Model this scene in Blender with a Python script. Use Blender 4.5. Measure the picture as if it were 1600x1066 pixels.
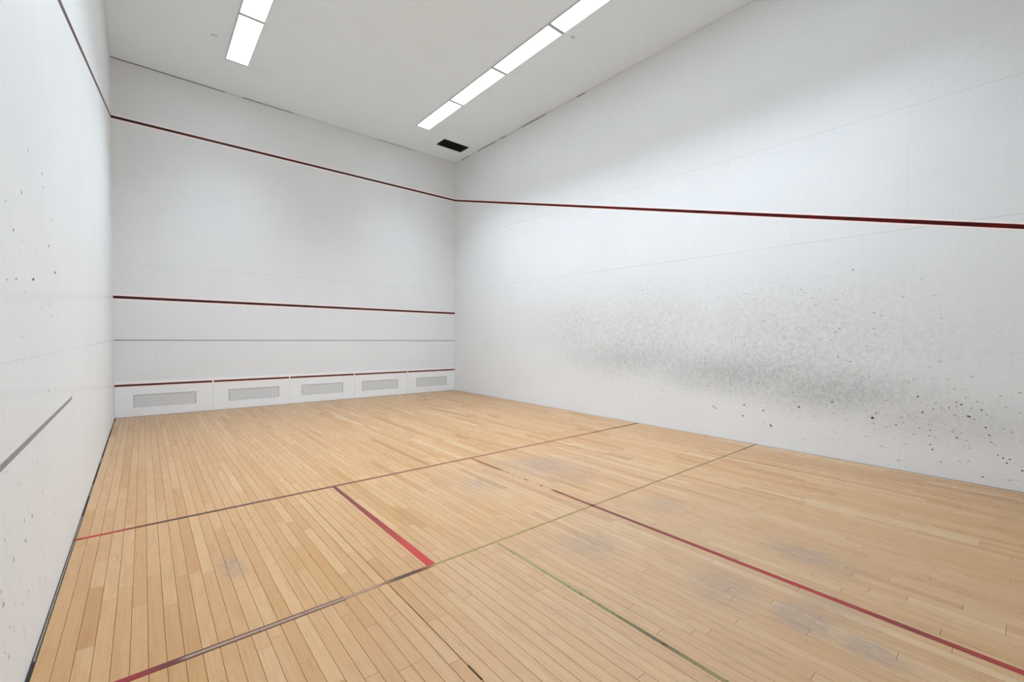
import bpy, bmesh, math, random
from mathutils import Vector, Matrix

for o in list(bpy.data.objects):
    bpy.data.objects.remove(o, do_unlink=True)
SC = bpy.context.scene
COL = SC.collection
random.seed(7)

# ------------------------------------------------------------------ court size (metres)
W, H, D = 6.40, 5.7586, 10.30          # width, ceiling height, depth; front wall at y=0, room towards -y
CAM = (0.3656, -9.5925, 1.3670)
YAW, PITCH, ROLL = -0.708897, -0.022783, 0.008368
FPX, SX, SY = 685.356, 12.0, 9.471     # focal length and principal point offset, px at 1600 x 1066

# ------------------------------------------------------------------ camera
Fv = Vector((-math.sin(YAW)*math.cos(PITCH), math.cos(YAW)*math.cos(PITCH), math.sin(PITCH)))
Rv = Vector((math.cos(YAW), math.sin(YAW), 0.0))
Uv = Rv.cross(Fv)
Rr = math.cos(ROLL)*Rv + math.sin(ROLL)*Uv
Ur = -math.sin(ROLL)*Rv + math.cos(ROLL)*Uv
cd = bpy.data.cameras.new('camera')
cam = bpy.data.objects.new('camera', cd)
COL.objects.link(cam)
m = Matrix((Rr, Ur, -Fv)).transposed().to_4x4()
m.translation = Vector(CAM)
cam.matrix_world = m
cd.sensor_fit = 'HORIZONTAL'
cd.sensor_width = 36.0
cd.lens = FPX/1600.0*36.0
cd.shift_x = -SX/1600.0
cd.shift_y = SY/1600.0
cd.clip_start = 0.02
SC.camera = cam

# ------------------------------------------------------------------ world, light, exposure
LAMP = 4.5                             # radiance of the fluorescent diffusers seen from the side
BEAM, SPREAD = 20.0, 98.0             # watts and spread of each panel's lensed downlight
TINT = (0.862, 0.985, 1.108)              # cool white tubes
wd = bpy.data.worlds.new('world')
SC.world = wd
wd.use_nodes = True
wd.node_tree.nodes['Background'].inputs[0].default_value = (0.02, 0.02, 0.02, 1)
wd.node_tree.nodes['Background'].inputs[1].default_value = 1.0
SC.view_settings.view_transform = 'Standard'
SC.view_settings.look = 'None'
SC.view_settings.gamma = 1.0
SC.view_settings.use_curve_mapping = False
SC.view_settings.exposure = 0.41
SC.cycles.max_bounces = 14
SC.cycles.diffuse_bounces = 10
SC.cycles.glossy_bounces = 4

# ------------------------------------------------------------------ helpers
def s2l(r, g, b):
    f = lambda c: (c/255/12.92) if c/255 <= 0.04045 else ((c/255+0.055)/1.055)**2.4
    return (f(r), f(g), f(b), 1.0)

class MB:
    """collects boxes and flat shapes into one mesh"""
    def __init__(self):
        self.v, self.f = [], []
    def box(self, x0, x1, y0, y1, z0, z1):
        n = len(self.v)
        self.v += [(x0,y0,z0),(x1,y0,z0),(x1,y1,z0),(x0,y1,z0),(x0,y0,z1),(x1,y0,z1),(x1,y1,z1),(x0,y1,z1)]
        self.f += [tuple(n+i for i in q) for q in ((0,3,2,1),(4,5,6,7),(0,1,5,4),(1,2,6,5),(2,3,7,6),(3,0,4,7))]
        return self
    def hexa(self, p8):
        n = len(self.v)
        self.v += [tuple(p) for p in p8]
        self.f += [tuple(n+i for i in q) for q in ((0,3,2,1),(4,5,6,7),(0,1,5,4),(1,2,6,5),(2,3,7,6),(3,0,4,7))]
        return self
    def poly(self, pts):
        n = len(self.v)
        self.v += [tuple(p) for p in pts]
        self.f.append(tuple(range(n, n+len(pts))))
        return self
    def mesh(self, name):
        me = bpy.data.meshes.new(name)
        me.from_pydata(self.v, [], self.f)
        bm = bmesh.new(); bm.from_mesh(me)
        bmesh.ops.recalc_face_normals(bm, faces=bm.faces)
        bm.to_mesh(me); bm.free()
        return me
    def build(self, name, mat, parent=None, bevel=0.0):
        me = self.mesh(name)
        me.materials.append(mat)
        o = bpy.data.objects.new(name, me)
        COL.objects.link(o)
        if parent is not None:
            o.parent = parent
            o.matrix_parent_inverse = Matrix.Translation(-Vector(parent.location))
        if bevel:
            md = o.modifiers.new('bevel', 'BEVEL'); md.width = bevel; md.segments = 2; md.limit_method = 'ANGLE'
        return o

def tag(o, label=None, cat=None, group=None, kind=None):
    if label: o['label'] = label
    if cat: o['category'] = cat
    if group: o['group'] = group
    if kind: o['kind'] = kind
    return o

def empty(name, loc):
    o = bpy.data.objects.new(name, None)
    o.empty_display_size = 0.1
    COL.objects.link(o)
    o.location = loc
    return o

class N:
    """small node-tree writer"""
    def __init__(self, name):
        self.m = bpy.data.materials.new(name)
        self.m.use_nodes = True
        self.t = self.m.node_tree
        self.t.nodes.clear()
        self.out = self.t.nodes.new('ShaderNodeOutputMaterial')
        self.b = self.t.nodes.new('ShaderNodeBsdfPrincipled')
        self.t.links.new(self.b.outputs[0], self.out.inputs[0])
        self._pos = None
    def put(self, sock, v):
        if isinstance(v, bpy.types.NodeSocket): self.t.links.new(v, sock)
        elif v is not None: sock.default_value = v
    def node(self, typ, props=None, **ins):
        n = self.t.nodes.new(typ)
        for k, v in (props or {}).items(): setattr(n, k, v)
        for k, v in ins.items():
            self.put(n.inputs[int(k[1:])] if k[0] == 'i' and k[1:].isdigit() else n.inputs[k], v)
        return n
    def pos(self):
        if self._pos is None:
            g = self.node('ShaderNodeNewGeometry')
            s = self.node('ShaderNodeSeparateXYZ', i0=g.outputs['Position'])
            self._pos = (g.outputs['Position'], s.outputs[0], s.outputs[1], s.outputs[2])
        return self._pos
    def math(self, op, a, b=None, c=None, clamp=False):
        n = self.node('ShaderNodeMath', {'operation': op, 'use_clamp': clamp})
        for i, v in enumerate((a, b, c)):
            if v is not None: self.put(n.inputs[i], v)
        return n.outputs[0]
    def mapr(self, v, a, b, c=0.0, d=1.0, smooth=False):
        n = self.node('ShaderNodeMapRange', {'interpolation_type': 'SMOOTHSTEP' if smooth else 'LINEAR', 'clamp': True})
        for i, x in enumerate((v, a, b, c, d)): self.put(n.inputs[i], x)
        return n.outputs[0]
    def comb(self, x, y, z):
        return self.node('ShaderNodeCombineXYZ', i0=x, i1=y, i2=z).outputs[0]
    def vmul(self, v, s):
        n = self.node('ShaderNodeVectorMath', {'operation': 'MULTIPLY'})
        self.put(n.inputs[0], v); self.put(n.inputs[1], s)
        return n.outputs[0]
    def noise(self, vec, scale, detail=3.0, rough=0.5, w=None):
        n = self.node('ShaderNodeTexNoise', {'noise_dimensions': '4D' if w is not None else '3D'})
        self.put(n.inputs['Vector'], vec); n.inputs['Scale'].default_value = scale
        n.inputs['Detail'].default_value = detail; n.inputs['Roughness'].default_value = rough
        if w is not None: self.put(n.inputs['W'], w)
        return n.outputs['Fac']
    def mix(self, f, a, b, mode='MIX'):
        n = self.node('ShaderNodeMix', {'data_type': 'RGBA', 'blend_type': mode, 'clamp_factor': True})
        self.put(n.inputs[0], f); self.put(n.inputs[6], a); self.put(n.inputs[7], b)
        return n.outputs[2]
    def ramp(self, f, stops, interp='LINEAR'):
        n = self.node('ShaderNodeValToRGB'); self.put(n.inputs[0], f)
        cr = n.color_ramp; cr.interpolation = interp
        while len(cr.elements) > 1: cr.elements.remove(cr.elements[-1])
        cr.elements[0].position = stops[0][0]; cr.elements[0].color = stops[0][1]
        for p, c in stops[1:]:
            e = cr.elements.new(p); e.color = c
        return n.outputs[0], n.outputs[1]
    def bump(self, h, strength, dist=0.01):
        n = self.node('ShaderNodeBump'); n.inputs['Strength'].default_value = strength
        n.inputs['Distance'].default_value = dist; self.put(n.inputs['Height'], h)
        self.put(self.b.inputs['Normal'], n.outputs[0])
    def blob(self, u, v, cu, cv, ru, rv):
        """1 at (cu,cv) falling smoothly to 0 on the ellipse ru, rv"""
        a = self.math('MULTIPLY', self.math('SUBTRACT', u, cu), 1.0/ru)
        b = self.math('MULTIPLY', self.math('SUBTRACT', v, cv), 1.0/rv)
        r = self.math('SQRT', self.math('ADD', self.math('MULTIPLY', a, a), self.math('MULTIPLY', b, b)))
        return self.mapr(r, 1.0, 0.0, 0.0, 1.0, True)
    def done(self, color=None, rough=None, spec=None):
        if color is not None: self.put(self.b.inputs['Base Color'], color)
        if rough is not None: self.put(self.b.inputs['Roughness'], rough)
        if spec is not None: self.put(self.b.inputs['Specular IOR Level'], spec)
        return self.m

def grey(v): return (v*.972, v, v*1.016, 1.0)     # cool white paint

# ------------------------------------------------------------------ materials: walls and ceiling
WALL = 0.80
def wall_material(name, base, side):
    n = N(name); P, x, y, z = n.pos()
    mot = n.noise(P, 1.3, 4.0, 0.6)
    fine = n.noise(n.vmul(P, (38, 38, 20)), 1.0, 3.0, 0.65)
    c = n.mix(n.mapr(mot, 0.3, 0.7, 0, 1), grey(base*0.965), grey(base*1.0))
    c = n.mix(n.mapr(fine, 0.56, 0.75, 0, 0.22), c, grey(base*0.72))
    streak = n.noise(n.comb(n.math('MULTIPLY', n.math('ADD', x, y), 26.0), 0.0, n.math('MULTIPLY', z, 0.8)), 1.0, 2.0, 0.5)
    c = n.mix(n.mapr(streak, 0.55, 0.8, 0, 0.10), c, grey(base*0.8))
    if side == 'right':
        # ball scuffs: a cloud along the lower wall, the patch next to the front corner is freshly painted
        ms = [n.blob(y, z, *b) for b in ((-5.4, 1.35, 3.1, 1.25), (-7.6, 1.3, 2.4, 1.2), (-4.2, 1.55, 2.0, .95))]
        cloud = n.math('MAXIMUM', n.math('MAXIMUM', ms[0], ms[1]), ms[2])
        ds = [n.blob(y, z, *b) for b in ((-7.0, 0.88, 1.9, 0.44), (-8.1, 0.76, 1.5, 0.42), (-5.4, 1.02, 2.1, .42), (-9.0, 0.58, 1.3, .40))]
        band = n.math('MAXIMUM', n.math('MAXIMUM', ds[0], ds[1]), n.math('MULTIPLY', n.math('MAXIMUM', ds[2], ds[3]), .6))
        edge = n.math('ADD', y, n.mapr(n.noise(P, 3.0, 2.0), 0, 1, -0.06, 0.06))
        fresh = n.mapr(edge, -2.62, -2.50, 1.0, 0.0)
        fresh = n.math('MAXIMUM', fresh, n.mapr(z, 2.05, 2.3, 0, .6))
        cloud = n.math('MULTIPLY', cloud, fresh)
        band = n.math('MULTIPLY', band, fresh)
        g1 = n.noise(P, 42.0, 4.0, 0.75)
        g2 = n.noise(P, 17.0, 4.0, 0.7)
        f = n.math('MULTIPLY', cloud, n.mapr(n.math('ADD', n.math('MULTIPLY', g1, .55), n.math('MULTIPLY', g2, .45)), 0.43, 0.62, 0.03, 0.36))
        c = n.mix(f, c, grey(0.25))
        f = n.math('MULTIPLY', band, n.mapr(n.math('MULTIPLY', g1, n.math('MULTIPLY_ADD', g2, .4, .3)), 0.15, 0.36, 0.18, 0.58))
        c = n.mix(f, c, grey(0.24))
        vor = n.node('ShaderNodeTexVoronoi', {'feature': 'F1'}, Vector=n.comb(0.0, n.math('MULTIPLY', y, 17.0), n.math('MULTIPLY', z, 30.0)), Scale=1.0)
        rnd = n.node('ShaderNodeSeparateXYZ', i0=vor.outputs['Color'])
        sp = [n.blob(y, z, *b) for b in ((-8.9, 0.50, 1.7, .55), (-7.0, 0.75, 3.2, .7), (-6.6, 1.5, 3.6, 1.1))]
        pres = n.math('MAXIMUM', n.math('MULTIPLY', sp[0], 0.70), n.math('MAXIMUM', n.math('MULTIPLY', sp[1], 0.42), n.math('MULTIPLY', sp[2], 0.18)))
        on = n.math('LESS_THAN', rnd.outputs[0], pres)
        size = n.mapr(rnd.outputs[1], 0, 1, 0.12, 0.34)
        dot = n.mapr(vor.outputs['Distance'], size, n.math('MULTIPLY', size, 0.55), 0, 1)
        f = n.math('MULTIPLY', n.math('MULTIPLY', on, dot), n.mapr(rnd.outputs[2], 0, 1, 0.08, 0.42))
        c = n.mix(n.math('MULTIPLY', f, fresh), c, grey(0.14))
    if side == 'left':
        # two lines that were painted over show through
        for z0, k, wd_, yl in ((1.956, 0.0640, .022, -7.6), (0.52, -0.0870, .016, -6.9)):
            d = n.math('ABSOLUTE', n.math('SUBTRACT', z, n.math('MULTIPLY_ADD', y, k, z0)))
            f = n.math('MULTIPLY', n.mapr(d, wd_*1.4, wd_*.5, 0, 0.16), n.mapr(y, yl, 0.0, .25, 1.0))
            c = n.mix(f, c, grey(0.3))
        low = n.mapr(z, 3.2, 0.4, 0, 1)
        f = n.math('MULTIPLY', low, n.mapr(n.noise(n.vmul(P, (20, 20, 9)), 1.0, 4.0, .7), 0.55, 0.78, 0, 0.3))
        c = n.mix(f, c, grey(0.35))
    if side == 'front':
        low = n.mapr(z, 2.6, 1.0, 0, 1)
        f = n.math('MULTIPLY', low, n.mapr(n.noise(n.vmul(P, (16, 16, 12)), 1.0, 4.0, .7), 0.55, 0.78, 0, 0.18))
        c = n.mix(f, c, grey(0.4))
    n.bump(n.noise(P, 55.0, 3.0, .6), 0.12, 0.004)
    return n.done(c, 0.45, 0.3)

M = {}
M['wall_front'] = wall_material('painted_front_wall', WALL, 'front')
M['wall_left'] = wall_material('painted_left_wall', WALL, 'left')
M['wall_right'] = wall_material('painted_right_wall', WALL, 'right')
M['wall_plain'] = wall_material('painted_plain_wall', WALL, 'plain')

n = N('ceiling_stipple'); P, x, y, z = n.pos()
h = n.noise(P, 34.0, 4.0, .7)
c = n.mix(n.mapr(h, .35, .65), (.81, .90, .965, 1), (.86, .95, .995, 1))
c = n.mix(n.mapr(n.noise(P, 1.1, 4.0, .6), .45, .75, 0, .10), c, grey(0.62))
n.bump(h, 0.35, 0.006)
M['ceiling'] = n.done(c, 0.7, 0.2)

def plain(name, col, rough=0.5, spec=0.4, vary=0.06, scale=30.0, metal=0.0):
    n = N(name); P = n.pos()[0]
    dark = tuple(v*(1-vary) for v in col[:3])+(1,)
    c = n.mix(n.mapr(n.noise(P, scale, 3.0), .35, .65), dark, col)
    n.b.inputs['Metallic'].default_value = metal
    return n.done(c, rough, spec)

M['tin'] = plain('white_tin_panel', grey(0.87), .4, .4, .03)
M['joint'] = plain('grey_joint_filler', s2l(138, 138, 140), .8, .1)
M['dark_gap'] = plain('dark_gap', s2l(62, 58, 54), .9, .1, .3)
M['subfloor'] = plain('dark_subfloor', s2l(84, 62, 44), .9, .1, .3)
M['gap_filler'] = plain('dirty_grey_filler', s2l(126, 118, 106), .9, .1, .2, 40)
M['seam'] = plain('dark_brown_seam', s2l(70, 54, 40), .9, .1, .3)
M['caulk'] = plain('white_caulk', grey(0.74), .6, .2, .1, 60)
M['seam_dark'] = plain('dark_ceiling_crack', s2l(140, 140, 142), .9, .1, .3)
M['grille'] = plain('painted_perforated_metal', grey(0.80), .45, .4, .04)
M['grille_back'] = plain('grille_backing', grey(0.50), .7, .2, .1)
M['grille_shade'] = plain('grille_recess_shade', grey(0.50), .5, .3, .08)  # shade around the grille recess, painted as a darker grey
M['fixture'] = plain('white_enamel_frame', grey(0.50), .4, .4, .03)
M['vent_black'] = plain('black_vent_metal', (0.006, .006, .006, 1), .6, .2, .4, 60)
M['vent_slat'] = plain('dark_vent_slat', (0.016, .014, .012, 1), .6, .3, .5, 40)
M['vent_rim'] = plain('pale_vent_rim', grey(0.88), .5, .3, .03)
M['grey_stripe'] = plain('grey_painted_stripe', s2l(150, 150, 151), .6, .2, .12, 14)
M['pink_halo'] = plain('pale_pink_halo', (0.98, .85, .82, 1), .5, .3, .05, 18)  # bright halo beside the wall lines, put in as colour
M['scuff'] = plain('black_rubber_scuff', s2l(136, 136, 138), .8, .1, .3, 40)
M['scuff_dark'] = plain('dark_rubber_scuff', s2l(84, 84, 86), .8, .1, .3, 40)
M['scuff_faint'] = plain('faint_rubber_scuff', s2l(190, 190, 192), .8, .1, .1, 40)
M['scuff_pale'] = plain('pale_rubber_scuff', s2l(172, 172, 174), .8, .1, .2, 40)
M['patch'] = plain('grey_ceiling_patch', grey(0.74), .7, .2, .2, 60)

n = N('fluorescent_diffuser')
n.b.inputs['Emission Color'].default_value = (*TINT, 1)
n.b.inputs['Emission Strength'].default_value = LAMP
M['diffuser'] = n.done((.9, .9, .9, 1), .4)

# wall-line paint: near-black maroon with redder stretches
def line_paint(name, a, b, axis, scale=1.6):
    n = N(name); P, x, y, z = n.pos()
    v = {'x': x, 'y': y}[axis]
    k = n.noise(n.comb(n.math('MULTIPLY', v, scale), 0.0, n.math('MULTIPLY', z, 20.0)), 1.0, 4.0, .65)
    return n.done(n.mix(n.mapr(k, .40, .66), a, b), .45, .35)
M['line_front'] = line_paint('dark_maroon_line_paint', s2l(30, 8, 12), s2l(88, 22, 28), 'x')
M['line_tell'] = line_paint('brown_maroon_line_paint', s2l(72, 38, 44), s2l(100, 62, 58), 'x')
M['line_side'] = line_paint('dark_red_line_paint', s2l(48, 3, 2), s2l(100, 12, 6), 'y', 2.2)
M['line_side'].node_tree.nodes['Principled BSDF'].inputs['Specular IOR Level'].default_value = .15

# ------------------------------------------------------------------ material: maple planks
def plank_material(name, per_object):
    n = N(name); P, x, y, z = n.pos()
    if per_object:
        oi = n.node('ShaderNodeObjectInfo'); sep = n.node('ShaderNodeSeparateColor', i0=oi.outputs['Color']); t, t2 = sep.outputs[0], sep.outputs[1]
    else:
        at = n.node('ShaderNodeAttribute', {'attribute_type': 'GEOMETRY', 'attribute_name': 'tone'})
        sep = n.node('ShaderNodeSeparateColor', i0=at.outputs['Color']); t, t2 = sep.outputs[0], sep.outputs[1]
    base, _ = n.ramp(t, [(0.0, s2l(152, 108, 66)), (0.14, s2l(163, 121, 76)), (0.5, s2l(170, 131, 89)), (0.85, s2l(176, 140, 100)), (1.0, s2l(179, 149, 113))])
    off = n.math('MULTIPLY', t2, 40.0)
    grain = n.noise(n.comb(n.math('MULTIPLY', x, 120.0), n.math('MULTIPLY', y, 3.2), off), 1.0, 4.0, .6, w=off)
    fig = n.noise(n.comb(n.math('MULTIPLY', x, 26.0), n.math('MULTIPLY', y, 5.0), off), 1.0, 3.0, .55, w=off)
    c = n.mix(n.mapr(grain, .45, .72, 0, .42), base, s2l(140, 98, 59))
    c = n.mix(n.mapr(fig, .52, .78, 0, .38), c, s2l(152, 106, 61))
    # knots and small brown flecks
    kn = n.noise(n.comb(n.math('MULTIPLY', x, 22.0), n.math('MULTIPLY', y, 9.0), off), 1.0, 2.0, .5, w=off)
    c = n.mix(n.mapr(kn, .76, .86, 0, .24), c, s2l(123, 79, 45))
    # finish worn pale and greyish where the players stand
    wob = n.mapr(n.noise(P, 1.4, 4.0, .6), .2, .8, -.25, .25)
    wear = n.math('MAXIMUM', n.blob(x, y, 3.0, -8.3, 3.1, 2.8), n.math('MULTIPLY', n.blob(x, y, 3.4, -6.4, 2.6, 1.5), .8))
    wear = n.math('ADD', wear, wob, clamp=True)
    wear = n.math('MULTIPLY', wear, n.mapr(n.math('ADD', wear, 0.0), .0, .25))
    c = n.mix(n.math('MULTIPLY', wear, .55), c, s2l(160, 135, 109))
    # short dark flecks along the grain, stronger where the finish is worn
    fl = n.noise(n.comb(n.math('MULTIPLY', x, 64.0), n.math('MULTIPLY', y, 7.5), off), 1.0, 3.0, .65, w=off)
    c = n.mix(n.math('MULTIPLY', n.mapr(fl, .53, .72, 0, .55), n.mapr(wear, 0, .8, .45, 1.0)), c, s2l(124, 98, 72))
    # grey rubbed stains
    st = None
    for b, k in (((3.60, -6.25, .50, .55), .75), ((2.72, -6.28, .26, .30), .6), ((3.55, -6.75, .4, .3), .45), ((3.58, -7.66, .28, .30), .6),
                 ((2.60, -7.72, .30, .32), .7), ((2.78, -8.52, .30, .30), .75), ((2.80, -8.90, .20, .22), 1.25), ((2.78, -9.16, .14, .22), 1.1), ((3.0, -8.95, .25, .25), .6),
                 ((3.54, -8.70, .22, .36), .9), ((0.75, -6.55, .10, .30), .8), ((3.3, -5.9, .35, .22), .35)):
        q = n.math('MULTIPLY', n.blob(x, y, *b), k)
        st = q if st is None else n.math('MAXIMUM', st, q)
    sn = n.noise(n.comb(n.math('MULTIPLY', x, 34.0), n.math('MULTIPLY', y, 13.0), 0.0), 1.0, 5.0, .8)
    sf = n.math('MULTIPLY', n.math('MULTIPLY', st, n.mapr(sn, .38, .58, .12, 1.0)), .95, clamp=True)
    sf = n.math('MINIMUM', sf, .60)
    c = n.mix(sf, c, s2l(124, 109, 99))
    # dirty streaks along the worn joints
    ds = n.noise(n.comb(n.math('MULTIPLY', x, 90.0), n.math('MULTIPLY', y, 2.2), 3.0), 1.0, 3.0, .6)
    c = n.mix(n.math('MULTIPLY', wear, n.mapr(ds, .54, .72, 0, .45)), c, s2l(114, 94, 78))
    n.bump(grain, 0.05, 0.002)
    rough = n.math('ADD', n.mapr(wear, 0, 1, .30, .48), n.mapr(fig, .3, .7, -.04, .04))
    return n.done(c, rough, .42)
M['plank'] = plank_material('maple_plank', True)
M['plank_many'] = plank_material('maple_plank_rows', False)

# ------------------------------------------------------------------ the setting: floor
GAP_L, GAP_R, GAP_F = 0.014, 0.007, 0.006
floor = MB().box(-0.02, W+0.02, -D-0.02, 0.02, -0.06, -0.009).build('floor', M['subfloor'])
tag(floor, 'pale maple strip floor of the squash court with worn painted lines', 'floor', kind='structure')

def project(p):
    d = Vector(p)-Vector(CAM); zz = d.dot(Fv)
    if zz < 0.05: return None
    return (800+SX+FPX*d.dot(Rr)/zz, 533+SY-FPX*d.dot(Ur)/zz)
def shown_area(x0, x1, y0, y1):
    """how large a plank shows inside the photograph's frame (square px, sampled along it)"""
    a = 0.0
    k = max(2, int((y1-y0)/0.05)); dy = (y1-y0)/k
    for i in range(k):
        ya, yb = y0+i*dy, y0+(i+1)*dy
        q = [project(p) for p in ((x0,ya,0),(x1,ya,0),(x1,yb,0),(x0,yb,0))]
        if None in q: continue
        cx = sum(p[0] for p in q)/4; cy = sum(p[1] for p in q)/4
        if 0 <= cx <= 1600 and 0 <= cy <= 1066:
            a += abs(sum(q[j][0]*q[(j+1) % 4][1]-q[(j+1) % 4][0]*q[j][1] for j in range(4)))/2
    return a

PW = 0.0593
def plank_shape(length, width, g=0.0006):
    """a strip-floor board with eased top edges, centred on its own origin, top at z=0"""
    hx, hy, e = width/2-g, length/2-0.0004, 0.0009
    v = [(-hx+e,-hy+e*.6,0),(hx-e,-hy+e*.6,0),(hx-e,hy-e*.6,0),(-hx+e,hy-e*.6,0),
         (-hx,-hy,-e),(hx,-hy,-e),(hx,hy,-e),(-hx,hy,-e),
         (-hx,-hy,-.009),(hx,-hy,-.009),(hx,hy,-.009),(-hx,hy,-.009)]
    f = [(0,1,2,3)]+[(4+i,4+(i+1)%4,(i+1)%4,i) for i in range(4)]+[(8+i,8+(i+1)%4,4+(i+1)%4,4+i) for i in range(4)]
    return v, f

rng = random.Random(21)
planks = []
xs = GAP_L
i = 0
while xs < W-GAP_R-0.005:
    w_ = min(PW, W-GAP_R-xs)
    yy = -D+0.004-rng.choice((0, .15, .3, .45, .6, .75, .9))
    cuts = []
    while yy < -GAP_F-0.01:
        L = rng.choice((.35, .5, .6, .75, .9, 1.05, 1.2, 1.5, 1.8))
        a, b = max(yy, -D+0.004), min(yy+L, -GAP_F)
        if b-a > 0.1: cuts.append((a, b))
        elif cuts and b-a > 0: cuts[-1] = (cuts[-1][0], b)
        yy += L
    for a, b in cuts:
        t = min(1, max(0, rng.gauss(.55, .15 if xs < 2.6 else .24)))
        if rng.random() < .05: t = rng.uniform(.05, .2)
        planks.append((xs, xs+w_, a, b, t, rng.random()))
    xs += PW; i += 1
order = sorted(range(len(planks)), key=lambda k: -shown_area(*planks[k][:4]))
single = set(order[:296])
cache = {}
mv, mf, mt = [], [], []
for k, (x0, x1, y0, y1, t, t2) in enumerate(planks):
    g = 0.0006
    if abs(x0-(GAP_L+22*PW)) < 1e-4 and y1 > -8.6 and y0 < -6.0: g = 0.0014
    key = (round(y1-y0, 3), round(x1-x0, 4), g)
    cx, cy = (x0+x1)/2, (y0+y1)/2
    if k in single:
        if key not in cache:
            v, f = plank_shape(*key)
            me = bpy.data.meshes.new('plank'); me.from_pydata(v, [], f); me.materials.append(M['plank'])
            cache[key] = me
        o = bpy.data.objects.new('plank', cache[key])
        COL.objects.link(o); o.parent = floor
        o.location = (cx, cy, (t2-.5)*0.0004)
        o.color = (t, t2, 0, 1)
    else:
        v, f = plank_shape(*key)
        b0 = len(mv)
        mv += [(p[0]+cx, p[1]+cy, p[2]+(t2-.5)*0.0004) for p in v]
        mf += [tuple(b0+q for q in ff) for ff in f]
        mt += [(t, t2, 0, 1)]*len(v)
me = bpy.data.meshes.new('far_planks'); me.from_pydata(mv, [], mf); me.materials.append(M['plank_many'])
ca = me.color_attributes.new('tone', 'FLOAT_COLOR', 'POINT')
for q, cc in enumerate(mt): ca.data[q].color = cc
fp = bpy.data.objects.new('far_planks', me); COL.objects.link(fp); fp.parent = floor
tag(fp, kind='stuff')

# dark, gappy joint between two floor sections
mb = MB()
xj = GAP_L+23*PW-0.0297-0.0297
xj = GAP_L+23*PW
for a, b, w_ in ((-8.30, -8.20, .0022), (-8.20, -8.10, .0085), (-8.10, -7.72, .0030), (-7.72, -7.33, .0042)):
    mb.box(xj-w_/2, xj+w_/2, a, b, 0.0002, 0.0007)
for a, b, w_ in ((-7.27, -6.2, .0022), (-6.2, -5.54, .0016)):
    mb.box(xj-w_/2, xj+w_/2, a, b, 0.0002, 0.0007)
o = mb.build('floor_seam', M['seam'], floor); tag(o, 'dark gaping seam between two floor boards')

# ------------------------------------------------------------------ painted court lines on the floor
def floor_line_material(name, axis, lo, hi, stops, wear=0.25, edge=None, gaps=None, mid=None):
    """paint whose colour changes along the line; worn through to the boards in flecks"""
    n = N(name); P, x, y, z = n.pos()
    u = n.mapr({'x': x, 'y': y}[axis], lo, hi)
    jit = n.noise(n.comb(n.math('MULTIPLY', x, 14.0), n.math('MULTIPLY', y, 14.0), 0.0), 1.0, 4.0, .7)
    c, _ = n.ramp(n.math('ADD', u, n.mapr(jit, .2, .8, -.006, .006)), stops)
    fine = n.noise(P, 60.0, 4.0, .7)
    c = n.mix(n.mapr(fine, .5, .75, 0, .45), c, s2l(70, 34, 32))
    if mid:
        cen, half, u0, u1, colr = mid
        v = {'x': y, 'y': x}[axis]
        d = n.math('ABSOLUTE', n.math('SUBTRACT', v, cen))
        inner = n.math('MULTIPLY', n.mapr(d, half*1.15, half*.85), n.math('MULTIPLY', n.mapr(u, u0-.006, u0), n.mapr(u, u1+.008, u1)))
        c = n.mix(inner, c, colr)
    n.done(c, .42, .4)
    tr = n.node('ShaderNodeBsdfTransparent')
    ms = n.node('ShaderNodeMixShader')
    worn = n.mapr(jit, .62-wear*.25, .72-wear*.25)
    worn = n.math('MULTIPLY', worn, min(1.0, wear*2.2))
    if gaps:
        _, ga = n.ramp(u, gaps)
        gcol, _ = n.ramp(u, gaps)
        worn = n.math('MAXIMUM', worn, n.math('MULTIPLY', gcol, n.mapr(jit, .30, .50, .45, 1.0)))
    n.t.links.new(worn, ms.inputs[0]); n.t.links.new(n.b.outputs[0], ms.inputs[1]); n.t.links.new(tr.outputs[0], ms.inputs[2])
    n.t.links.new(ms.outputs[0], n.out.inputs[0])
    return n.m

def g1(v): return (v, v, v, 1)
def floor_line(x0, x1, y0, y1, mat, label, h=0.0011):
    o = MB().box(x0, x1, y0, y1, 0.00045, h).build('court_line', mat, floor)
    return tag(o, label)

mat = floor_line_material('short_line_paint', 'x', 0, W, [
    (0.0, s2l(99, 10, 12)), (.012, s2l(162, 32, 29)), (.035, s2l(142, 34, 29)), (.06, s2l(79, 34, 26)), (.09, s2l(58, 32, 26)), (.2, s2l(86, 46, 38)),
    (.33, s2l(101, 59, 42)), (.5, s2l(124, 74, 48)), (.72, s2l(126, 68, 43)), (.86, s2l(104, 59, 34)), (.95, s2l(71, 48, 22)), (1.0, s2l(58, 39, 19))], .18)
floor_line(GAP_L*.4, W-.012, -5.525, -5.490, mat, 'maroon short line crossing the floor from wall to wall, bright red at its left end')
mat = floor_line_material('service_line_paint', 'x', 0, W, [
    (0.0, s2l(97, 12, 19)), (.05, s2l(124, 17, 26)), (.066, s2l(86, 18, 22)), (.075, s2l(69, 40, 36)), (.16, s2l(92, 62, 50)), (.205, s2l(104, 71, 53)), (.212, s2l(124, 90, 58)), (.225, s2l(64, 42, 31)),
    (.245, s2l(74, 40, 33)), (.252, s2l(124, 54, 39)), (.262, s2l(128, 114, 66)), (.6, s2l(122, 104, 57)), (.9, s2l(106, 90, 48)), (.945, s2l(63, 48, 30)), (.96, s2l(92, 77, 40)), (.975, s2l(92, 23, 22)), (1.0, s2l(44, 23, 18))],
    .16, mid=(-7.298, .0085, .078, .205, s2l(141, 112, 92)))
o = MB().box(.006, 1.15, -7.317, -7.279, .00045, .0011).box(1.15, 1.37, -7.309, -7.287, .00045, .0011).box(1.37, 1.66, -7.314, -7.282, .00045, .0011).build('court_line', mat, floor)
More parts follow.
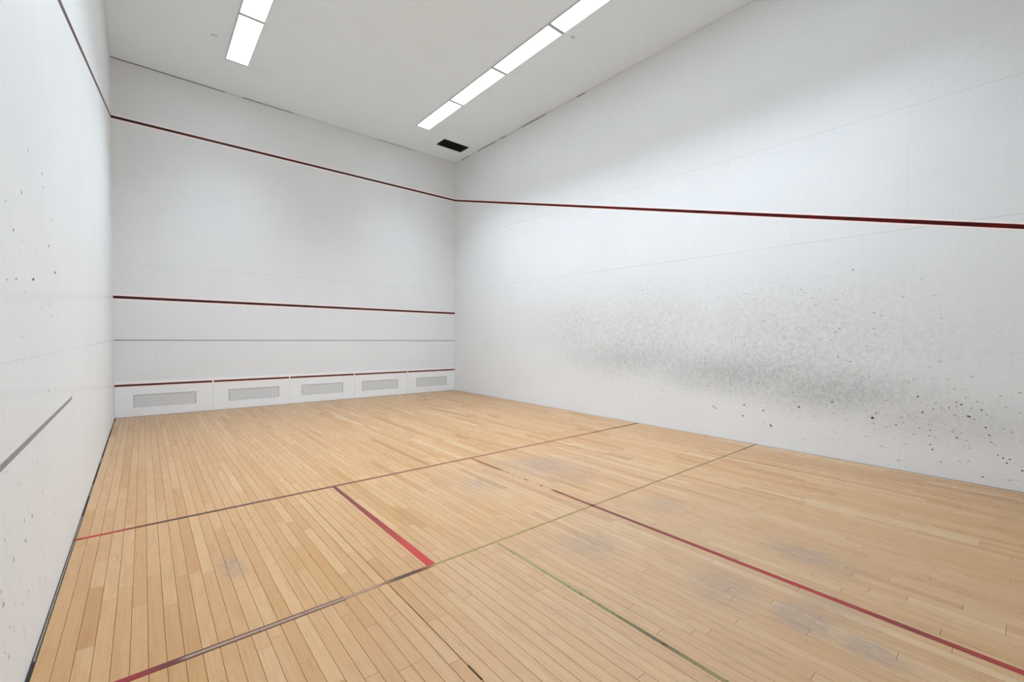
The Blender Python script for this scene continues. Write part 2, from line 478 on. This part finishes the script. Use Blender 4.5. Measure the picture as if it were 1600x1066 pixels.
tag(o, 'rear cross line, double worn maroon border at its left stretch')
floor_line(1.66, W-.012, -7.306, -7.288, mat, 'thin olive green rear cross line running to the right wall')
mat = floor_line_material('box_line_paint', 'y', -7.29, -5.53, [
    (0.0, s2l(159, 35, 33)), (.2, s2l(157, 42, 36)), (.34, s2l(132, 39, 31)), (.55, s2l(114, 40, 33)), (.75, s2l(106, 42, 36)), (.92, s2l(92, 34, 38)), (1.0, s2l(76, 32, 38))], .12)
o = MB().hexa([(1.634,-7.285,.00045),(1.688,-7.285,.00045),(1.676,-5.53,.00045),(1.646,-5.53,.00045),(1.634,-7.285,.0011),(1.688,-7.285,.0011),(1.676,-5.53,.0011),(1.646,-5.53,.0011)]).build('court_line', mat, floor)
tag(o, 'bright red service box line joining the two cross lines')
mat = floor_line_material('half_line_paint', 'y', -D, -5.53, [
    (0.0, s2l(146, 34, 33)), (.14, s2l(139, 31, 30)), (.22, s2l(104, 31, 24)), (.3, s2l(141, 32, 31)), (.46, s2l(117, 28, 29)), (.56, s2l(92, 35, 27)), (.68, s2l(116, 43, 33)), (.8, s2l(124, 57, 38)), (.9, s2l(132, 65, 48)), (1.0, s2l(124, 43, 36))],
    .10, gaps=[(0, g1(0)), (.695, g1(0)), (.735, g1(1)), (.87, g1(1)), (.91, g1(.35)), (.95, g1(0))])
o = MB().hexa([(3.078,-D+.02,.00045),(3.122,-D+.02,.00045),(3.160,-5.53,.00045),(3.136,-5.53,.00045),(3.078,-D+.02,.0011),(3.122,-D+.02,.0011),(3.160,-5.53,.0011),(3.136,-5.53,.0011)]).build('court_line', mat, floor)
tag(o, 'dark red half court line, worn away for a stretch before the short line')
mat = floor_line_material('green_line_paint', 'y', -D, -7.32, [
    (0.0, s2l(120, 104, 65)), (.5, s2l(120, 105, 65)), (.6, s2l(80, 67, 42)), (.72, s2l(112, 105, 60)), (.9, s2l(122, 120, 70)), (1.0, s2l(126, 114, 70))], .22)
o = MB().hexa([(2.084,-D+.02,.00045),(2.114,-D+.02,.00045),(2.141,-7.32,.00045),(2.127,-7.32,.00045),(2.084,-D+.02,.0011),(2.114,-D+.02,.0011),(2.141,-7.32,.0011),(2.127,-7.32,.0011)]).build('court_line', mat, floor)
tag(o, 'thin faded green line running back from the rear cross line')

# ------------------------------------------------------------------ walls: backing plus 4 ft panels with recessed joints
T = 0.010
ROWS = [0.0, 1.262, 2.524, 3.786, 5.048, H]
def rows(gaps):
    r = []
    for k in range(5):
        r.append((ROWS[k]+(gaps[k]/2 if k else 0), ROWS[k+1]-(gaps[k+1]/2 if k < 4 else 0.004)))
    return r
wf = MB().box(-0.12, W+0.12, T, 0.14, -0.06, H+0.05).build('wall_front', M['joint'])
tag(wf, 'white front wall of the court with dark maroon lines', 'wall', kind='structure')
for a, b in rows([0, .013, .0012, .0012, .0012]):
    MB().box(0.0, W, 0.0, T, a, b).build('wall_panel', M['wall_front'], wf)
wl = MB().box(-0.14, -T, -D-0.02, T, -0.06, H+0.05).build('wall_left', M['joint'])
tag(wl, 'white left wall of the court with a grey stripe low down', 'wall', kind='structure')
ylist = [0.0, -1.16, -3.68, -6.20, -8.72, -D]
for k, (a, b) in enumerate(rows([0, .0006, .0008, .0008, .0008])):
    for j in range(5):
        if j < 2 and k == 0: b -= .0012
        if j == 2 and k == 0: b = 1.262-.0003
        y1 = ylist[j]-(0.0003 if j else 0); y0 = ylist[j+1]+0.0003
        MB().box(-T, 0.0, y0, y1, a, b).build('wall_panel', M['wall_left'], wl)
wr = MB().box(W+T, W+0.14, -D-0.02, T, -0.06, H+0.05).build('wall_right', M['joint'])
tag(wr, 'white right wall of the court with grey ball scuffs', 'wall', kind='structure')
for k, (a, b) in enumerate(rows([0, .0008, .0016, .0016, .0008])):
    for j in range(5):
        g = .0008 if (j == 3 and k == 4) else .0003
        y1 = ylist[j]-(g if j else 0); y0 = ylist[j+1]+g
        MB().box(W, W+T, y0, y1, a, b).build('wall_panel', M['wall_right'], wr)
wb = MB().box(-0.12, W+0.12, -D-0.14, -D, -0.06, H+0.05).build('wall_back', M['wall_plain'])
tag(wb, 'plain white rear wall of the court', 'wall', kind='structure')
ce = MB().box(-0.12, W+0.12, -D-0.12, 0.12, H, H+0.12).build('ceiling', M['ceiling'])
tag(ce, 'pale grey stippled ceiling with two rows of lights', 'ceiling', kind='structure')

# cracked caulk where the walls meet the ceiling
def caulk(name, segs, fn, mat):
    mb = MB()
    for s in segs: fn(mb, *s)
    return mb
r2 = random.Random(5)
mb = MB(); mbd = MB()
xa = 0.0
while xa < W:
    L = r2.uniform(.25, .9); xb = min(W, xa+L)
    if r2.random() < .62: mb.box(xa, xb, -0.004, 0.0, H-0.009, H)
    else: mbd.box(xa, xb, -0.0025, 0.0, H-0.009-r2.uniform(0, .006), H-0.001)
    xa = xb
o = mb.build('trim_1', M['caulk']); tag(o, 'thin white caulk bead along the top of the front wall', 'trim', kind='structure')
o = mbd.build('crack', M['seam_dark'], o); tag(o, 'dark cracked stretches of the caulk')
mb = MB(); mbd = MB()
dark = ((-.62, -.27), (-1.65, -.98), (-2.05, -1.86), (-3.28, -2.55), (-4.3, -4.1))
ya = -D
edges = sorted(set([-D, 0.0]+[v for d in dark for v in d]))
for a, b in zip(edges[:-1], edges[1:]):
    if (a, b) in dark: mbd.box(W-0.003, W, a, b, H-0.017, H-0.001)
    else: mb.box(W-0.004, W, a, b, H-0.009, H)
o = mb.build('trim_2', M['caulk']); tag(o, 'thin white caulk bead along the top of the right wall', 'trim', kind='structure')
o = mbd.build('crack', M['seam_dark'], o); tag(o, 'dark cracked stretches of the caulk')

# dirty expansion gaps between floor and walls
mb = MB().box(0.0, GAP_L, -D, 0, -0.009, -0.004)
o = mb.build('floor_gap', M['dark_gap'], floor); tag(o, 'dark dirty gap along the left wall')
mb = MB()
yy = -D+.1
while yy < -0.1:
    L = r2.uniform(.1, .55)
    if r2.random() < .6: mb.box(0.0040, 0.0105, yy, min(-.02, yy+L), -0.004, -0.0008)
    yy += L
o = mb.build('gap_filler', M['gap_filler'], floor); tag(o, 'broken grey filler strip in the left gap', kind='stuff')
o = MB().box(W-GAP_R, W, -D, 0, -0.009, -0.003).box(0, W, -GAP_F, 0, -0.009, -0.003).build('floor_gap', M['joint'], floor)
tag(o, 'narrow grey gap along the front and right walls')

# ------------------------------------------------------------------ painted wall lines
def front_line(z0, z1, mat, label, name='wall_line', x0=0.0, x1=W, y=0.0):
    e = 0.026
    o = MB().box(x0, x1, y-0.0012, y, z0, z1).build(name, mat, wf); tag(o, label)
    p = MB().box(x0, x1, y-0.0006, y, z0-e, z1+e).build('line_halo', M['pink_halo'], o)  # added strip behind the line shows as its bright halo
    tag(p, 'pale pink halo added along the line')
    return o
front_line(4.797, 4.838, M['line_front'], 'dark maroon out line high on the front wall')
front_line(1.935, 1.978, M['line_front'], 'dark maroon service line across the middle of the front wall')
SL = (4.8176-2.378)/9.61
def side_line(parent, xw, sgn, half, mat, label, ya, yb, edge=0.015):
    z = lambda yq: 4.8176+SL*yq
    def slab(h, t):
        a, b = (xw, xw+sgn*t) if sgn > 0 else (xw+sgn*t, xw)
        return MB().hexa([(a, ya, z(ya)-h), (b, ya, z(ya)-h), (b, yb, z(yb)-h), (a, yb, z(yb)-h),
                          (a, ya, z(ya)+h), (b, ya, z(ya)+h), (b, yb, z(yb)+h), (a, yb, z(yb)+h)])
    o = slab(half, .0012).build('wall_line', mat, parent); tag(o, label)
    p = slab(half+edge, .0006).build('line_halo', M['pink_halo'], o); tag(p, 'pale pink halo added along the line')
side_line(wr, W, -1, .021, M['line_side'], 'dark red out line sloping down along the right wall', -D, 0.0, .017)
side_line(wl, 0.0, 1, .021, M['line_front'], 'dark maroon out line sloping down along the left wall', -D, 0.0, .004)
o = MB().hexa([(0,-D,.866),(.0012,-D,.866),(.0012,-5.45,.929),(0,-5.45,.929),(0,-D,.896),(.0012,-D,.896),(.0012,-5.45,.949),(0,-5.45,.949)]).build('wall_stripe', M['grey_stripe'], wl)
tag(o, 'grey painted stripe low on the left wall')

# ------------------------------------------------------------------ tin panels with grilles along the foot of the front wall
names = ['first tin panel from the left corner', 'second tin panel from the left corner', 'middle tin panel of the five',
         'second tin panel from the right corner', 'tin panel in the right corner']
grl = ((.230, 1.064), (1.544, 2.377), (2.783, 3.607), (4.012, 4.856), (5.330, 6.165))
PB = [0.0, 1.312, 2.565, 3.842, 5.098, W]
TZ0, TZ1, GZ0, GZ1, TY = 0.004, 0.572, 0.152, 0.361, -0.008
for k in range(5):
    x0, x1 = PB[k]+.0018, PB[k+1]-.0018
    if k == 0: x0 = 0.003
    if k == 4: x1 = W-0.003
    g0, g1_ = grl[k]
    r = empty('tin_panel', ((x0+x1)/2, 0.0, 0.0))
    tag(r, 'white %s, with grey grille' % names[k], 'panel', 'tin panels along the foot of the front wall')
    mb = MB()
    mb.box(x0, g0, TY, -0.0002, TZ0, TZ1).box(g1_, x1, TY, -0.0002, TZ0, TZ1)
    mb.box(g0, g1_, TY, -0.0002, TZ0, GZ0).box(g0, g1_, TY, -0.0002, GZ1, TZ1)
    mb.build('board', M['tin'], r)
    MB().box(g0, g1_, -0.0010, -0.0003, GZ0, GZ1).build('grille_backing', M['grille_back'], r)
    mb = MB()
    nb = 64
    for q in range(nb+1):
        xq = g0+.004+(g1_-g0-.008)*q/nb
        mb.box(xq-.0040, xq+.0040, -0.0034, -0.0018, GZ0, GZ1)
    for q in range(17):
        zq = GZ0+.004+(GZ1-GZ0-.008)*q/16
        mb.box(g0, g1_, -0.0044, -0.0028, zq-.0030, zq+.0030)
    o = mb.build('grille', M['grille'], r); tag(o, 'grey perforated grille', kind='stuff')
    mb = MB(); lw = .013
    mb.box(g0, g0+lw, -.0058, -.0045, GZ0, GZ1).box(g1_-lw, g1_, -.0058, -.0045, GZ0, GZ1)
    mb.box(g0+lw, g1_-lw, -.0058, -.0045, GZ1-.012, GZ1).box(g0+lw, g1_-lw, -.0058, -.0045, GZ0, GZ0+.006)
    mb.build('grille_shade', M['grille_shade'], r)  # dark border standing in for shade at the recess edges
    a = x0 if k == 0 else x0+0.008
    b = x1 if k in (0, 4) else x1-0.006
    la = MB().box(a+.002, b-(.012 if k == 0 else .002), TY-.0012, TY, .507, .541).build('tell_line', M['line_tell'], r)
    tag(la, 'dark brownish maroon line along the panel top')
    p = MB().box(x0, x1, TY-.0006, TY, .484, .566).build('line_halo', M['pink_halo'], la)
    tag(p, 'pale pink halo added along the line')

# ------------------------------------------------------------------ ceiling lights: two rows of recessed fluorescent panels
PITCH_Y = 1.3155
ordn = ['first', 'second', 'third', 'fourth', 'fifth', 'sixth']
for s, (xa, xb, side) in enumerate(((4.716, 4.998, 'ceiling row near the right wall'), (1.398, 1.690, 'ceiling row near the left wall'))):
    for k in range(6):
        y1 = -1.150-k*PITCH_Y; y0 = y1-PITCH_Y
        r = empty('ceiling_light', ((xa+xb)/2, (y0+y1)/2, H))
        tag(r, '%s fluorescent panel from the front wall in the %s' % (ordn[k], side), 'ceiling light', 'fluorescent panels in the '+side)
        f = .013; e = .010 if k else .004
        mb = MB()
        mb.box(xa-f, xa, y0, y1, H-.014, H).box(xb, xb+f*.5, y0, y1, H-.008, H)
        mb.box(xa, xb, y0, y0+.028, H-.010, H).box(xa, xb, y1-.028, y1, H-.010, H)
        mb.build('frame', M['fixture'], r)
        MB().box(xa+.0003, xb-.0003, y0+.0285, y1-.0285, H-.007, H-.001).build('diffuser', M['diffuser'], r)
        ld = bpy.data.lights.new('lens_beam', 'AREA'); ld.shape = 'RECTANGLE'
        ld.size, ld.size_y = xb-xa-.01, PITCH_Y-.05
        ld.energy = BEAM; ld.color = TINT; ld.spread = math.radians(SPREAD)
        lo = bpy.data.objects.new('lens_beam', ld); COL.objects.link(lo)
        lo.parent = r; lo.location = (0, 0, -.016)

# ------------------------------------------------------------------ air vent in the ceiling corner
vx0, vx1, vy0, vy1 = 5.468, 6.132, -1.022, -0.645
r = empty('air_vent', ((vx0+vx1)/2, (vy0+vy1)/2, H))
tag(r, 'black rectangular air vent in the ceiling by the front right corner', 'vent')
MB().box(vx0, vx1, vy0, vy1, H-.003, H-.0005).build('backing', M['vent_black'], r)
mb = MB(); t = .016
mb.box(vx0-t, vx0, vy0-t, vy1+t, H-.012, H).box(vx1, vx1+t, vy0-t, vy1+t, H-.012, H)
mb.box(vx0, vx1, vy0-t, vy0, H-.012, H).box(vx0, vx1, vy1, vy1+t, H-.012, H)
mb.build('frame', M['vent_rim'], r)
mb = MB()
for q in range(9):
    yq = vy0+.02+(vy1-vy0-.04)*q/8
    mb.hexa([(vx0, yq-.006, H-.010), (vx1, yq-.006, H-.010), (vx1, yq-.004, H-.010), (vx0, yq-.004, H-.010),
             (vx0, yq+.004, H-.004), (vx1, yq+.004, H-.004), (vx1, yq+.006, H-.004), (vx0, yq+.006, H-.004)])
o = mb.build('louvres', M['vent_slat'], r); tag(o, kind='stuff')

# two small patched spots in the ceiling
mb = MB()
for cx, cy in ((5.167, -5.129), (1.192, -1.69)):
    pts = [(cx+.045*math.cos(a*.5236)*(1+.25*math.sin(3*a)), cy+.03*math.sin(a*.5236), H-.0012) for a in range(12)]
    mb.poly(pts)
o = mb.build('filler_patch', M['patch'], ce); tag(o, 'small grey patched spots', kind='stuff')

# ------------------------------------------------------------------ single ball marks on the side walls
def mark(mb, side, y, z, ly, lz, tilt=0.0):
    x = W-.0006 if side == 'right' else .0006
    pts = []
    rr = random.Random(int(y*1000)*7+int(z*1000))
    for a in range(9):
        th = a/9*2*math.pi; k = rr.uniform(.7, 1.15)
        u, v = ly*math.cos(th)*k, lz*math.sin(th)*k
        pts.append((x, y+u*math.cos(tilt)-v*math.sin(tilt), z+u*math.sin(tilt)+v*math.cos(tilt)))
    mb.poly(pts)
# (y along the wall, height, half length, half height, 0 pale / 1 mid / 2 dark)
RM= [(-8.483, 0.517, 0.0155, 0.0138, 2), (-8.513, 0.569, 0.0099, 0.0099, 1), (-8.379, 0.795, 0.0239, 0.0049, 0), (-8.155, 1.172, 0.0084, 0.0101, 1), (-7.924, 1.774, 0.0138, 0.0056, 0), (-8.164, 1.495, 0.0135, 0.0079, 0), (-8.085, 1.367, 0.0084, 0.0068, 0), (-7.982, 1.366, 0.0084, 0.0056, 0), (-8.269, 1.123, 0.0118, 0.0069, 0), (-8.227, 1.138, 0.0068, 0.0068, 0), (-7.775, 0.544, 0.0084, 0.0101, 1), (-7.703, 0.51, 0.0089, 0.0068, 0), (-8.109, 0.649, 0.0152, 0.0135, 1), (-8.847, 0.791, 0.0113, 0.0101, 1), (-8.815, 0.969, 0.0056, 0.0099, 0), (-9.162, 0.747, 0.0101, 0.0099, 1), (-9.128, 0.764, 0.0068, 0.0079, 1), (-9.217, 0.638, 0.0169, 0.0076, 2), (-9.254, 0.616, 0.0068, 0.0068, 1), (-9.299, 0.71, 0.009, 0.0068, 2), (-9.329, 0.55, 0.0101, 0.0076, 1), (-9.355, 0.479, 0.0079, 0.0084, 2), (-9.413, 0.304, 0.0056, 0.0076, 2), (-9.447, 0.284, 0.0079, 0.0068, 2), (-9.488, 0.28, 0.0068, 0.0068, 2), (-9.471, 0.243, 0.0068, 0.0076, 2), (-9.566, 0.194, 0.0079, 0.0076, 2), (-8.967, 0.267, 0.009, 0.0079, 2), (-8.95, 0.314, 0.0079, 0.0068, 1), (-9.032, 0.155, 0.0099, 0.0051, 1), (-9.322, 0.077, 0.0158, 0.0051, 1), (-9.446, 0.559, 0.0124, 0.0051, 0), (-9.494, 0.527, 0.0056, 0.0076, 1), (-9.453, 0.759, 0.009, 0.0051, 0), (-9.542, 0.714, 0.0127, 0.0035, 0), (-9.078, 0.704, 0.007, 0.0101, 1), (-9.023, 0.697, 0.0099, 0.0068, 0), (-8.966, 0.679, 0.0079, 0.0079, 1), (-8.98, 0.741, 0.0113, 0.0069, 0), (-8.886, 0.633, 0.0099, 0.0118, 1), (-8.947, 0.459, 0.0068, 0.0079, 1), (-8.936, 0.517, 0.0084, 0.0068, 0), (-8.988, 0.396, 0.0079, 0.0051, 1), (-8.941, 0.401, 0.007, 0.0059, 1), (-9.139, 0.417, 0.0127, 0.0079, 1), (-9.103, 0.472, 0.0158, 0.0051, 0), (-9.172, 0.472, 0.0101, 0.0049, 0), (-9.193, 0.347, 0.0079, 0.0059, 0), (-9.23, 0.332, 0.0056, 0.0059, 0), (-9.165, 0.193, 0.0084, 0.0051, 0), (-9.227, 0.209, 0.0079, 0.0051, 0), (-9.335, 0.672, 0.0124, 0.0059, 0), (-9.268, 0.787, 0.0101, 0.0068, 0), (-9.189, 0.816, 0.0045, 0.0118, 0), (-9.112, 0.893, 0.0042, 0.0101, 0), (-8.93, 1.102, 0.0049, 0.0101, 0), (-9.227, 1.022, 0.009, 0.0068, 0), (-8.68, 0.471, 0.0127, 0.0118, 0), (-8.74, 0.506, 0.0084, 0.0089, 0), (-8.563, 0.222, 0.0141, 0.0042, 0), (-8.757, 0.285, 0.0127, 0.0049, 0), (-8.432, 0.303, 0.0118, 0.0059, 0), (-7.462, 0.267, 0.0079, 0.009, 1), (-9.37, 0.416, 0.0113, 0.0068, 0), (-9.507, 0.094, 0.0045, 0.0042, 1), (-9.539, 0.098, 0.0056, 0.0042, 0), (-8.865, 0.469, 0.0113, 0.0068, 0), (-8.842, 0.573, 0.007, 0.0068, 0), (-8.779, 0.581, 0.007, 0.0089, 0), (-8.904, 0.571, 0.0051, 0.0059, 0), (-9.124, 0.636, 0.0169, 0.0059, 0), (-9.228, 0.711, 0.0056, 0.0068, 0), (-8.281, 1.756, 0.0042, 0.0039, 0), (-8.276, 2.149, 0.009, 0.0105, 1), (-7.137, 0.492, 0.016, 0.012, 1), (-7.375, 0.447, 0.016, 0.012, 1), (-6.753, 0.4, 0.0135, 0.0135, 0), (-7.47, 0.264, 0.0175, 0.008, 0), (-7.462, 0.279, 0.014, 0.008, 1), (-6.726, 0.423, 0.0135, 0.016, 0), (-7.124, 0.346, 0.012, 0.0135, 1), (-7.772, 0.547, 0.014, 0.012, 1)]
LM= [(-6.988, 0.536, 0.012, 0.0065, 1), (-7.202, 0.542, 0.0075, 0.0113, 0), (-7.36, 0.452, 0.0113, 0.0105, 1), (-7.053, 0.207, 0.0083, 0.0055, 0), (-6.85, 0.595, 0.0097, 0.0098, 0), (-6.701, 0.245, 0.0112, 0.0068, 0), (-6.944, 0.307, 0.0097, 0.0075, 0), (-7.202, 0.382, 0.0062, 0.005, 0), (-7.068, 0.313, 0.0069, 0.0068, 0), (-7.3, 0.24, 0.0067, 0.0113, 0), (-7.355, 0.284, 0.0056, 0.0055, 0), (-7.387, 0.507, 0.0056, 0.0075, 0), (-7.326, 0.657, 0.005, 0.006, 0), (-7.116, 0.434, 0.0069, 0.004, 0), (-7.281, 0.334, 0.0056, 0.0065, 0), (-6.842, 0.586, 0.0124, 0.0046, 1), (-6.593, 0.626, 0.0129, 0.0053, 0), (-7.182, 0.759, 0.007, 0.0041, 0), (-6.373, 1.077, 0.0203, 0.0071, 0), (-6.881, 0.944, 0.0089, 0.0046, 0), (-7.231, 0.952, 0.0063, 0.0035, 0), (-6.71, 0.79, 0.0095, 0.0053, 0), (-7.082, 0.792, 0.007, 0.0053, 0), (-6.363, 0.663, 0.012, 0.0046, 0), (-7.285, 0.884, 0.0063, 0.0041, 0), (-6.255, 0.417, 0.016, 0.0053, 0), (-7.006, 0.623, 0.0091, 0.0068, 0), (-6.461, 2.136, 0.0209, 0.0059, 1), (-6.444, 2.078, 0.0307, 0.0039, 0), (-6.95, 1.93, 0.0159, 0.0066, 0), (-6.193, 1.97, 0.0188, 0.0051, 0), (-7.111, 1.751, 0.0107, 0.0066, 1), (-6.96, 1.735, 0.0102, 0.0034, 0), (-6.309, 1.811, 0.0205, 0.0073, 1), (-6.101, 1.701, 0.0224, 0.0059, 1), (-6.737, 1.603, 0.0165, 0.0066, 1), (-7.072, 1.573, 0.0107, 0.0044, 0), (-7.227, 1.832, 0.0122, 0.0034, 0), (-6.8, 2.144, 0.0137, 0.0073, 0), (-6.735, 1.602, 0.0217, 0.0051, 1), (-7.083, 1.572, 0.013, 0.0043, 0), (-7.223, 1.556, 0.0118, 0.0035, 0), (-6.098, 1.699, 0.0272, 0.0047, 0), (-6.547, 1.49, 0.0156, 0.0047, 0), (-6.3, 1.515, 0.021, 0.0037, 0), (-6.266, 1.455, 0.0165, 0.0055, 0), (-6.976, 1.35, 0.0315, 0.0016, 0), (-6.92, 1.531, 0.0102, 0.0039, 0)]

LM = [(a, b, c_, d, t-1) for a, b, c_, d, t in LM]
for side, par, LST in (('right', wr, RM), ('left', wl, LM)):
    for tone, mat, lab in ((-1, 'scuff_faint', 'faint grey ball marks'), (0, 'scuff_pale', 'pale grey ball marks'), (1, 'scuff', 'grey ball marks'), (2, 'scuff_dark', 'dark ball marks')):
        mb = MB()
        for y, z, ly, lz, t in LST:
            if t == tone: mark(mb, side, y, z, ly, lz, .25 if side == 'right' and ly > lz*1.6 else 0.0)
        if mb.f:
            o = mb.build('ball_marks', M[mat], par); tag(o, lab, kind='stuff')
